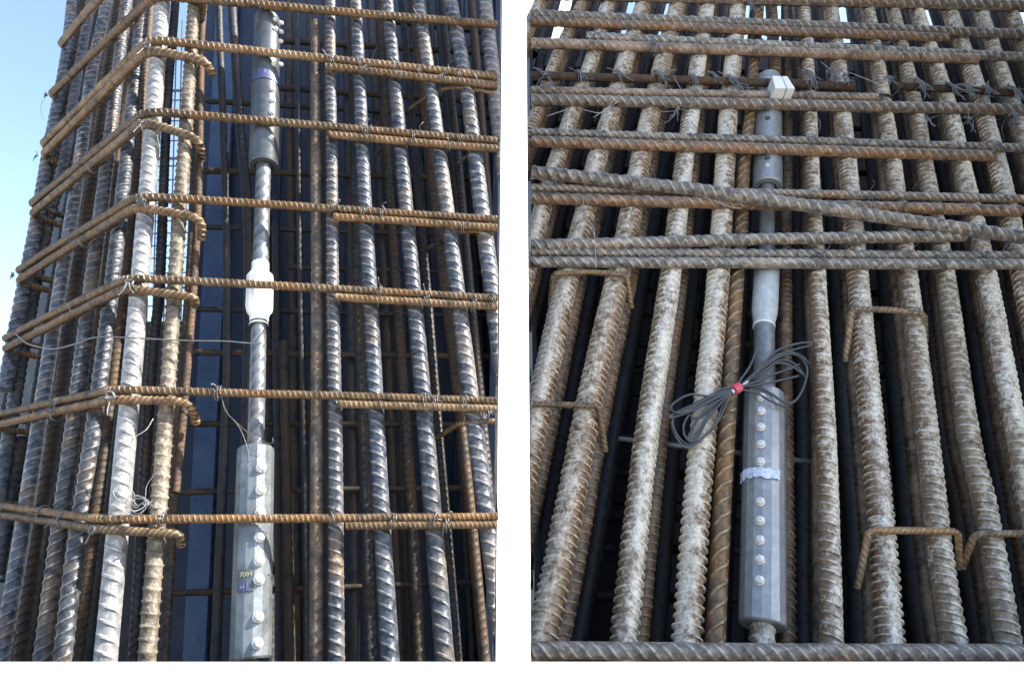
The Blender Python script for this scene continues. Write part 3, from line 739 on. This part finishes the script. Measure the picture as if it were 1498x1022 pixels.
# ==================================================================
# RIGHT CAGE
# ==================================================================
cage_b = thing('broad_rebar_cage', 'broad flat cage of cement splashed bars seen face on, right of the gap', 'rebar cage', (PB.x, PB.y + .1, BASE_Z))
VB = FACE.back(.033)
BW = 37.0
q800 = VB.hit(1116, 800); RB = px_r(q800, BW)
def bbar(pp, w, mat, pitch, slope, roll, depth=.033, rib=.22, top=-70, base=True, fine=True):
    pl = FACE.back(depth); P = bar_line(pl, pp, top, base)
    return trim(rebar('vertical_bar', P, px_r(pl.hit(1116, 800), w) * .87, M[mat], cage_b, pitch, slope, rib, roll, fine, seg=20 if fine else 12, cpow=1.1), EDGE_B, False, .022)
bbars = [
    ([(848, 13), (813, 90), (788, 160), (750, 260)], 34, 'splash_bar', .42, .5, 100, False),
    ([(888, 13), (865, 90), (835, 173), (813, 240), (790, 320), (772, 390), (745, 480)], 36, 'splash_bar', .42, .6, 20, False),
    ([(940, 10), (915, 90), (893, 170), (871, 242), (853, 326), (830, 406), (800, 546), (779, 640), (735, 830)], 42, 'splash_bar', .34, .5, 20, False),
    ([(990, 13), (970, 90), (951, 170), (936, 242), (920, 326), (903, 406), (863, 586), (820, 806), (789, 950)], 43, 'splash_bar', .34, .5, 12, True),
    ([(1034, 13), (1021, 90), (1010, 170), (1000, 246), (990, 326), (980, 406), (951, 603), (930, 773), (911, 950)], 38, 'splash_grey', .40, 1.0, 5, True),
    ([(1080, 10), (1072, 93), (1065, 173), (1060, 246), (1056, 326), (1050, 413), (1030, 620), (1016, 773), (1004, 950)], 40, 'splash_bar', .40, .5, 15, True),
    ([(1176, 20), (1181, 93), (1185, 176), (1188, 253), (1195, 403), (1208, 620), (1213, 806), (1216, 950)], 34, 'splash_grey', .50, .9, 100, True),
    ([(1216, 20), (1226, 93), (1233, 176), (1241, 256), (1255, 406), (1273, 603), (1290, 773), (1303, 950)], 37, 'splash_grey', .38, .4, 10, True),
    ([(1270, 20), (1283, 95), (1296, 180), (1308, 256), (1328, 413), (1356, 636), (1374, 806), (1396, 950)], 38, 'splash_grey', .40, .9, 95, True),
    ([(1308, 23), (1326, 103), (1343, 180), (1355, 256), (1383, 406), (1416, 636), (1440, 740), (1477, 950)], 37, 'splash_grey', .46, .7, 105, True),
    ([(1343, 23), (1370, 103), (1393, 180), (1410, 256), (1443, 406), (1483, 620), (1510, 760), (1548, 960)], 37, 'splash_grey', .46, .8, 85, True),
    ([(1391, 23), (1420, 103), (1443, 180), (1463, 256), (1496, 406), (1548, 640), (1610, 940)], 36, 'splash_grey', .44, .6, 20, True),
    ([(1435, 23), (1463, 103), (1491, 186), (1512, 256), (1550, 400)], 36, 'splash_grey', .46, .8, 90, False),
    ([(1480, 23), (1500, 80), (1530, 160)], 36, 'splash_grey', .46, .8, 90, False),
]
bbars += [([(806, -30), (788, 10), (757, 80)], 34, 'splash_bar', .42, .5, 20, False)]
for pp, w, mt, pi_, sl, ro, ba in bbars:
    bbar(pp, w, mt, pi_, sl, ro, base=ba)
    # the bar bundled behind it, shifted towards the middle of the face
    xm = pp[len(pp) // 2][0]; sgn = 1 if xm < 1110 else -1
    if abs(xm - 1185) < 12: kx = .32
    elif abs(xm - 1055) < 12: kx = 0
    else: kx = .5
    if kx:
        pp2 = [(x + sgn * kx * w * (y + 900) / 1700 + 0, y) for x, y in pp]
        bbar(pp2, w * .92, 'brown_pair', .42, -.6, 60, depth=.075, base=ba, rib=.10)
    # third row, deep, with the shade put into its dark colour
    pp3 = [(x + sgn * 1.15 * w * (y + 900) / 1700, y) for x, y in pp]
    bbar(pp3, w * .78, 'shade_bar', .5, .7, 70, depth=.20, base=ba, fine=False, rib=.1)
bbar([(1110, 10), (1103, 93), (1096, 173), (1088, 246), (1084, 326), (1077, 420), (1068, 553), (1060, 673), (1053, 806), (1045, 950)], 30, 'helix_bar', 1.0, -1.5, 95, depth=.045)
bbar([(1150, 10), (1151, 93), (1151, 180), (1150, 246), (1148, 403), (1148, 620), (1150, 806), (1152, 950)], 25, 'brown_pair', .55, .7, 40, depth=.085)
bbar([(1128, 10), (1131, 60), (1134, 110)], 30, 'helix_bar', .55, .7, 70, depth=.07, base=False)
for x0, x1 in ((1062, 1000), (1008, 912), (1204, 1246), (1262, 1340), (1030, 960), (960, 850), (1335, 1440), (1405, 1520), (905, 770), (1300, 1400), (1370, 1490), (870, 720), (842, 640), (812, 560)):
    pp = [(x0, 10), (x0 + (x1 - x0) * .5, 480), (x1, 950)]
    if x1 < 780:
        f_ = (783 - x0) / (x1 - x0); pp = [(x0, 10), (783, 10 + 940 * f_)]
    bbar(pp, 26, 'shade_bar', .55, .7, 70, depth=.30, fine=False, base=x1 > 780)

# horizontal ties of the right face: (x0, y0, x1, y1, width, material)
hb = [
    (777, -9, 1550, 10.3, 17, 'face_tie'),
    (777, 22, 1550, 53.1, 15, 'face_tie'), (777, 31, 1386, 56, 14, 'face_tie_rust'),
    (777, 63, 1430, 87, 15, 'face_tie_rust'), (857, 54, 1550, 86.5, 14, 'face_tie'),
    (777, 133, 1283, 143, 13, 'face_tie_rust'), (777, 146, 1550, 162.1, 17, 'face_tie'),
    (777, 194, 1550, 218.7, 13, 'face_tie'), (777, 207, 1453, 229, 17, 'face_tie_rust'),
    (777, 275, 1550, 292.2, 13, 'face_tie'), (777, 290, 1492, 309, 18, 'face_tie_rust'),
    (777, 369, 1550, 375.4, 15, 'face_tie'), (777, 383, 1550, 387.3, 17, 'face_tie'),
    (777, 951, 1550, 955.3, 25, 'face_tie'),
]
for x0, y0, x1, y1, w, mt in hb:
    p, q = FACE.hit(x0, y0), FACE.hit(x1, y1)
    rebar('tie_bar', arr([p, q]), px_r(FACE.hit(1130, (y0 + y1) / 2), w) * .93, M[mt], cage_b, .85, -1.5, .13, 85, True)
# thin rusty tie with knotted wires
for x0, y0, x1, y1, w in ((777, 111, 1126, 121, 12), (1128, 121, 1248, 128, 13), (1308, 126, 1482, 136, 11)):
    p, q = FACE.hit(x0, y0), FACE.hit(x1, y1)
    rebar('tie_bar', arr([p, q]), px_r(p, w), M['rust_bar'], cage_b, .6, .6, .05, 85, True)
rebar('hook_bar', rounded([FACE.back(.01).hit(1255, 143), FACE.hit(1300, 138), FACE.back(.03).hit(1308, 150)], .02), .004, M['brown_bar'], cage_b, .8, 1, .1)
# stirrups looped round pairs of bars
def stirrup(pp, w, ends=(True, True)):
    pl = FACE.back(-.006); n = len(pp); P = []
    for k, (x, y) in enumerate(pp):
        P.append((FACE.back(.06) if (k == 0 and ends[0]) or (k == n - 1 and ends[1]) else pl).hit(x, y))
    rebar('stirrup', catmull(rounded(P, .014), 2), px_r(P[1], w), M['helix_bar'], cage_b, .9, 1.2, .07, 80, True)
stirrup([(806, 446), (809, 401), (866, 398), (917, 402), (924, 450)], 8)
stirrup([(778, 591), (820, 592), (876, 594), (886, 660)], 9, (False, True))
stirrup([(1236, 530), (1247, 452), (1300, 453), (1352, 459), (1353, 500)], 9)
stirrup([(1254, 860), (1271, 776), (1335, 776), (1402, 777), (1403, 830)], 10)
stirrup([(1408, 830), (1426, 781), (1460, 780), (1520, 780), (1560, 781)], 10, (True, False))
# rear horizontal bars inside
for y, w, dp in ((455, 12, .36), (500, 12, .40), (540, 11, .36), (572, 10, .4), (640, 13, .36), (690, 13, .4), (752, 14, .44), (800, 14, .4), (870, 14, .36), (420, 11, .4), (335, 10, .36), (180, 9, .36), (245, 10, .4), (100, 9, .36)):
    pl = FACE.back(dp); p, q = pl.hit(786, y), pl.hit(1497, y + 12)
    rebar('rear_tie', arr([p, q]), px_r(p, w), M['shade_bar'], cage_b, .8, 1, .1, 80, False, seg=10)
tube('spacer_rod', arr([FACE.back(.12).hit(905, 641), FACE.back(.12).hit(1225, 680)]), .006, M['coupler_zinc'], cage_b, 10)

# loose bars laid across the face
FX = FACE.back(-.026)
lb = rebar('loose_bar', arr([FX.hit(777, 252), FX.hit(1016, 277), FX.hit(1250, 312), FX.hit(1497, 347)]), px_r(FX.hit(1130, 300), 19), M['face_tie'], None, .8, -1.4, .13, 85)
tag(lb, 'long grey bar slanting down to the right across the right cage', 'steel bar')
lb2 = rebar('loose_bar', arr([FACE.back(-.012).hit(777, 359), FACE.back(-.012).hit(1120, 350), FACE.back(-.004).hit(1410, 345)]), px_r(FX.hit(1130, 352), 17), M['face_tie'], None, .8, -1.4, .13, 85)
tag(lb2, 'grey bar tilted slightly up to the right, just below the slanting bar', 'steel bar')

# wire knots
rnd.seed(5)
for x, y, rd, cnt in ((798, 116, .034, 8), (848, 113, .034, 8), (905, 112, .036, 8), (962, 116, .045, 12), (1013, 118, .034, 8), (1042, 114, .03, 7), (1068, 122, .042, 11), (955, 72, .04, 9),
                      (1183, 116, .046, 14), (1215, 112, .04, 12), (1235, 118, .036, 9), (1300, 122, .036, 8), (1342, 128, .044, 11), (1388, 132, .040, 10), (1412, 134, .034, 8), (1440, 136, .038, 9), (1478, 138, .044, 11),
                      (990, 168, .036, 7), (1355, 180, .03, 6), (1415, 180, .034, 7), (1480, 175, .04, 8), (1098, 12, .03, 8)):
    wire_knot(cage_b, FACE.back(-.004).hit(x, y), HB, FACE.n, rd * 1.5, int(cnt * 1.4), 'wire_grey', .0013)
for x, y in ((880, 205), (1190, 212), (1385, 225), (1270, 299), (1315, 302), (1462, 162), (812, 152), (1200, 383), (1253, 38), (1290, 76), (1420, 50), (1415, 381), (830, 30)):
    wire_wrap(cage_b, FACE.hit(x, y), HB, FACE.n, px_r(FACE.hit(x, y), 21), 'wire', 2)
for pp, *_ in bbars:
    for ty in (35, 75, 150, 212, 300, 380):
        if wr.random() < .4:
            for (x0_, y0_), (x1_, y1_) in zip(pp, pp[1:]):
                if y0_ <= ty < y1_:
                    x_ = x0_ + (x1_ - x0_) * (ty - y0_) / (y1_ - y0_); y_ = ty + (x_ - 1130) * .025
                    if 790 < x_ < 1490: wire_wrap(cage_b, FACE.hit(x_ + wr.uniform(-6, 6), y_), HB + DB * wr.uniform(-.5, .5), FACE.n, px_r(FACE.hit(x_, y_), 21))
for pts in (((852, 283), (856, 310), (868, 340), (872, 360)), ((1016, 284), (1040, 292), (1070, 303), (1085, 305)), ((850, 160), (880, 165), (895, 150), (905, 140)), ((800, 170), (830, 160)), ((868, 172), (905, 148)),
            ((1010, 180), (1022, 170), (1024, 160)), ((1200, 90), (1225, 110)), ((1240, 105), (1290, 125)), ((869, 330), (872, 392)), ((985, 112), (1008, 150))):
    tube('loose_wire', catmull([FACE.back(-.02).hit(*p) for p in pts], 6), .0011, M['wire_bright'], cage_b, 4)

# ------------------------------------------------------------------ instrumented bar of the right cage
IB = FACE.back(.050)
ub_t, ub_b = IB.hit(1124, 118), IB.hit(1122.5, 276)
fb_t, fb_b = IB.hit(1121.5, 394), IB.hit(1117.5, 478)
lb_t, lb_b = IB.hit(1118, 578), IB.hit(1115, 915)
inst_b = thing('instrumented_bar', 'zinc grey bolted couplers with frosted sleeve on the bar in the right cage', 'bar coupler', to_base([lb_t, lb_b])[-1])
tube('bar', catmull([ub_b - (ub_b - ub_t) * .1, fb_t + (fb_b - fb_t) * .1], 8), px_r(fb_t, 23), M['shank_zinc'], inst_b, 20)
tube('bar', catmull([fb_b - (fb_b - fb_t) * .15, lb_t + (lb_b - lb_t) * .06], 8), px_r(fb_b, 29), M['shank_zinc'], inst_b, 20)
rebar('bar', catmull(to_base([lb_b - (lb_b - lb_t) * .1, lb_b]), 8), px_r(lb_b, 34), M['splash_grey'], inst_b, .5, .6, .1, 30)
su, axu, r0, r1, L = sleeve('upper_coupler', ub_t, ub_b, 37, 42, 'coupler_zinc', inst_b, .6)
for y in (140, 166, 178, 190, 236, 248, 259):
    t = (y - 118) / 158.; rr = r0 + (r1 - r0) * t; d = radial(axu, -22)
    bolt(su, axis_at(IB, (1124, 118), (1122.5, 276), y) + d * rr, d, axu, .0085, .006, 'bolt' if y > 250 else 'sticker_black')
sl, axl, q0, q1, L2 = sleeve('lower_coupler', lb_t, lb_b, 57, 68, 'coupler_zinc', inst_b, .56, 16)
sl['label'] = 'large zinc grey lower coupler with eleven bolts'
for y in (597, 617, 640, 665, 690, 748, 775, 803, 831, 861):
    t = (y - 578) / 337.; rr = q0 + (q1 - q0) * t; d = radial(axl, -29)
    bolt(sl, axis_at(IB, (1118, 578), (1115, 915), y) + d * rr, d, axl, .0108, .0105)
patch('sticker', lb_t, axl, q0 + (q1 - q0) * .42 + .0025, -98, 20, L2 * .405, L2 * .448, 'sticker', sl, .0035, 18)
axs = (fb_b - fb_t); Ls = axs.length; axs.normalize(); px = zdepth(fb_t) / F_PX; px2 = zdepth(fb_b) / F_PX
lathe('frosted_sleeve', fb_t, axs, [(0, 11 * px), (0, 17 * px), (.003, 18 * px), (Ls * .72, 18.6 * px2), (Ls * .8, 18 * px2), (Ls * .92, 15.5 * px2), (Ls, 15.5 * px2), (Ls, 14 * px2)], M['frosted'], inst_b, 28)
lathe('clamp_band', fb_b - axs * .002, axs, [(0, .01), (0, 15.8 * px2), (.004, 15.8 * px2), (.004, .01)], M['white_plastic'], inst_b, 28)

# ------------------------------------------------------------------ coiled cable
CB = FACE.back(-.004)
def zc(pts, j=0.0):
    out = []
    for (x, y) in pts:
        out.append(CB.back(rnd.uniform(-.006, .006)).hit(960 + x / 5.108, 480 + y / 5.108))
    return out
coil = thing('cable_coil', 'coil of dark grey cable tied with red tape, hanging on the right cage', 'cable', CB.hit(1077, 568))
K = (600, 450)
loops = [
    [(757, -10), (752, 90), (738, 190), (690, 300), (630, 385), K],
    [K, (760, 310), (900, 170), (1050, 116), (1150, 108), (1138, 130), (1000, 168), (850, 240), (720, 345), K],
    [K, (790, 300), (940, 205), (1050, 200), (1125, 290), (1108, 420), (1050, 530), (960, 580), (860, 545), (740, 480), K],
    [K, (780, 330), (900, 245), (1010, 252), (1090, 330), (1115, 400), (1045, 535), (960, 552), (820, 465), (700, 430), K],
    [K, (770, 345), (890, 262), (1000, 280), (1080, 330), (1096, 350)],
    [K, (780, 300), (900, 200), (1020, 180), (1100, 220), (1138, 262)],
    [K, (780, 385), (900, 335), (1000, 302), (1070, 268)],
    [K, (700, 430), (850, 405), (960, 380), (1066, 354)],
    [K, (480, 455), (400, 505), (250, 495), (130, 560), (115, 610), (180, 632), (330, 580), (480, 490), K],
    [K, (430, 530), (250, 622), (105, 668), (130, 640), (280, 568), (450, 482), K],
    [K, (520, 500), (480, 620), (420, 740), (320, 840), (230, 862), (150, 790), (122, 700), (150, 645), (280, 592), (450, 512), K],
    [K, (480, 530), (400, 640), (330, 740), (262, 838), (212, 800), (205, 720), (248, 648), (280, 672), (345, 658), (440, 560), K],
    [K, (540, 520), (470, 680), (380, 790), (242, 888), (170, 845), (124, 745), (130, 670), (240, 600), (430, 500), K],
    [K, (500, 540), (430, 620), (370, 700), (300, 828), (236, 836), (260, 770), (340, 640), (470, 520), K],
]
for lp in loops:
    tube('cable_loop', catmull(zc(lp), 9), px_r(CB.hit(1077, 568), 3.7), M['cable'], coil, 7)
kp = CB.back(-.003).hit(960 + 605 / 5.108, 480 + 448 / 5.108)
ua = (CB.hit(1090, 558) - CB.hit(1064, 576)).normalized()
lathe('red_tape', kp - ua * .010, ua, [(0, .002), (0, .0095), (.002, .0115), (.010, .0120), (.018, .0112), (.020, .0095), (.020, .002)], M['red_tape'], coil, 12)
lathe('silver_tape', kp + ua * .016, ua, [(0, .001), (0, .0045), (.018, .0042), (.018, .001)], M['silver_tape'], coil, 10)
lathe('silver_tape', kp - ua * .019, ua, [(0, .001), (0, .0055), (.006, .0058), (.006, .001)], M['silver_tape'], coil, 10)

# ------------------------------------------------------------------ white spacer block on the tie
sp = FACE.back(-.016); c = sp.hit(1141, 132); pxs = zdepth(c) / F_PX
hx = HB.normalized(); ux = (DB - HB * DB.dot(HB)).normalized(); nx = FACE.n
block = thing('spacer_block', 'small white grooved spacer block clipped on a tie of the right cage', 'spacer', c - ux * 16 * pxs)
for sx0, sx1, tx0, tx1 in ((-15.5, .8, -12, 1.2), (2.6, 13.5, 2.8, 10.5)):
    cor = []
    for (zz, x0, x1) in ((-16, sx0, sx1), (17, tx0, tx1)):
        for (xx, dd) in ((x0, 14), (x1, 14), (x1, -10), (x0, -10)):
            cor.append(c + ux * zz * pxs + hx * xx * pxs + nx * dd * pxs * (.85 if zz > 0 else 1))
    box_mesh('block_half', cor, M['white_plastic'], block, .0016)
cor = []
for (zz, e) in ((-12, 9), (10, 9)):
    for (xx, dd) in ((-13, 4), (12, 4), (12, -12), (-13, -12)): cor.append(c + ux * zz * pxs + hx * xx * pxs + nx * dd * pxs)
box_mesh('block_web', cor, M['white_plastic'], block)

# formwork behind the right cage
FWB = FACE.back(.55)
fb = [FWB.hit(783, 1050), FWB.hit(1640, 1050), FWB.hit(1640, 62), FWB.hit(779, 62)]
fb[0].x = EDGE_B + .018; fb[3].x = EDGE_B + .042
fb[0], fb[1] = [p + (p - q).normalized() * ((BASE_Z - p.z) / ((p - q).normalized().z)) for p, q in ((fb[0], fb[3]), (fb[1], fb[2]))]
fw_b = thing('formwork_panel', 'dark formwork panel in the shade behind the right cage', 'formwork', (fb[0] + fb[1]) / 2)
for k in range(6):
    a, b_ = k / 6 + .002, (k + 1) / 6 - .002
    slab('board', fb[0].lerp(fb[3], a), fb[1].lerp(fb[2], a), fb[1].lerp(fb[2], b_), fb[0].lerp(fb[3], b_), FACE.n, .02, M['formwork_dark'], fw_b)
slab('leak_stop_sheet', *[p_ - FACE.n * .022 for p_ in fb], FACE.n, .01, M['formwork_dark'], fw_b)  # added sheet, stops bright ground leaking through the board joints
for t in (.05, .37, .65, .95):
    lo, hi = fb[0].lerp(fb[1], t), fb[3].lerp(fb[2], t); hh = (fb[1] - fb[0]).normalized() * .03
    lo = lo + FACE.n * .022; hi = hi + FACE.n * .022
    slab('stud', lo - hh, lo + hh, hi + hh, hi - hh, FACE.n, .021, M['formwork_dark'], fw_b, .003)

rb = [FACE.back(.16).hit(780, 1000), FACE.back(.53).hit(780, 1000), FACE.back(.53).hit(780, 70), FACE.back(.16).hit(780, 70)]
ed_ = (fb[2] - fb[1]).normalized()
rc = [fb[1] + FACE.n * .6, fb[1] + FACE.n * .004, fb[2] + ed_ * .8 + FACE.n * .004, fb[2] + ed_ * .8 + FACE.n * .6]
rc[0] = rc[0] - ed_ * ((rc[0].z - BASE_Z) / ed_.z); rc[1] = rc[1] - ed_ * ((rc[1].z - BASE_Z) / ed_.z)
slab('light_stop', rc[0], rc[1], rc[2], rc[3], FACE.n.cross(ed_), .012, M['formwork_dark'], fw_b)  # added out of view to stop sun reaching in from the right
for i_, j_ in ((0, 3), (1, 2)):
    d_ = (rb[i_] - rb[j_]).normalized(); rb[i_] = rb[i_] + d_ * ((BASE_Z - rb[i_].z) / d_.z)
for p_, dx_ in zip(rb, (.012, .014, .036, .034)): p_.x = EDGE_B + dx_
slab('light_stop', rb[1], rb[0], rb[3], rb[2], Vector((-1, 0, 0)), .012, M['formwork_dark'], fw_b)  # added panel that blocks backlight from the gap

# added raked panel, unseen to the right, put there to shade the right cage
T_ = 2.4
e0, e1 = at_depth(752, 1100, 1.15), at_depth(752, -1100, 2.9)
s0, s1 = e0 + SUN * T_, e1 + SUN * T_
dv = (s0 - s1).normalized(); g0 = s0 + dv * ((0 - s0.z) / dv.z)
wx = Vector((5.2, 1.5, 0)); nn = (s1 - g0).cross(wx); nn = nn if nn.y < 0 else -nn
sh = slab('added_shade_panel', g0, g0 + wx, s1 + wx, s1, nn, .06, M['shade_panel_grey'])
structure(sh, 'tall raked grey panel added out of view to shade the right cage')
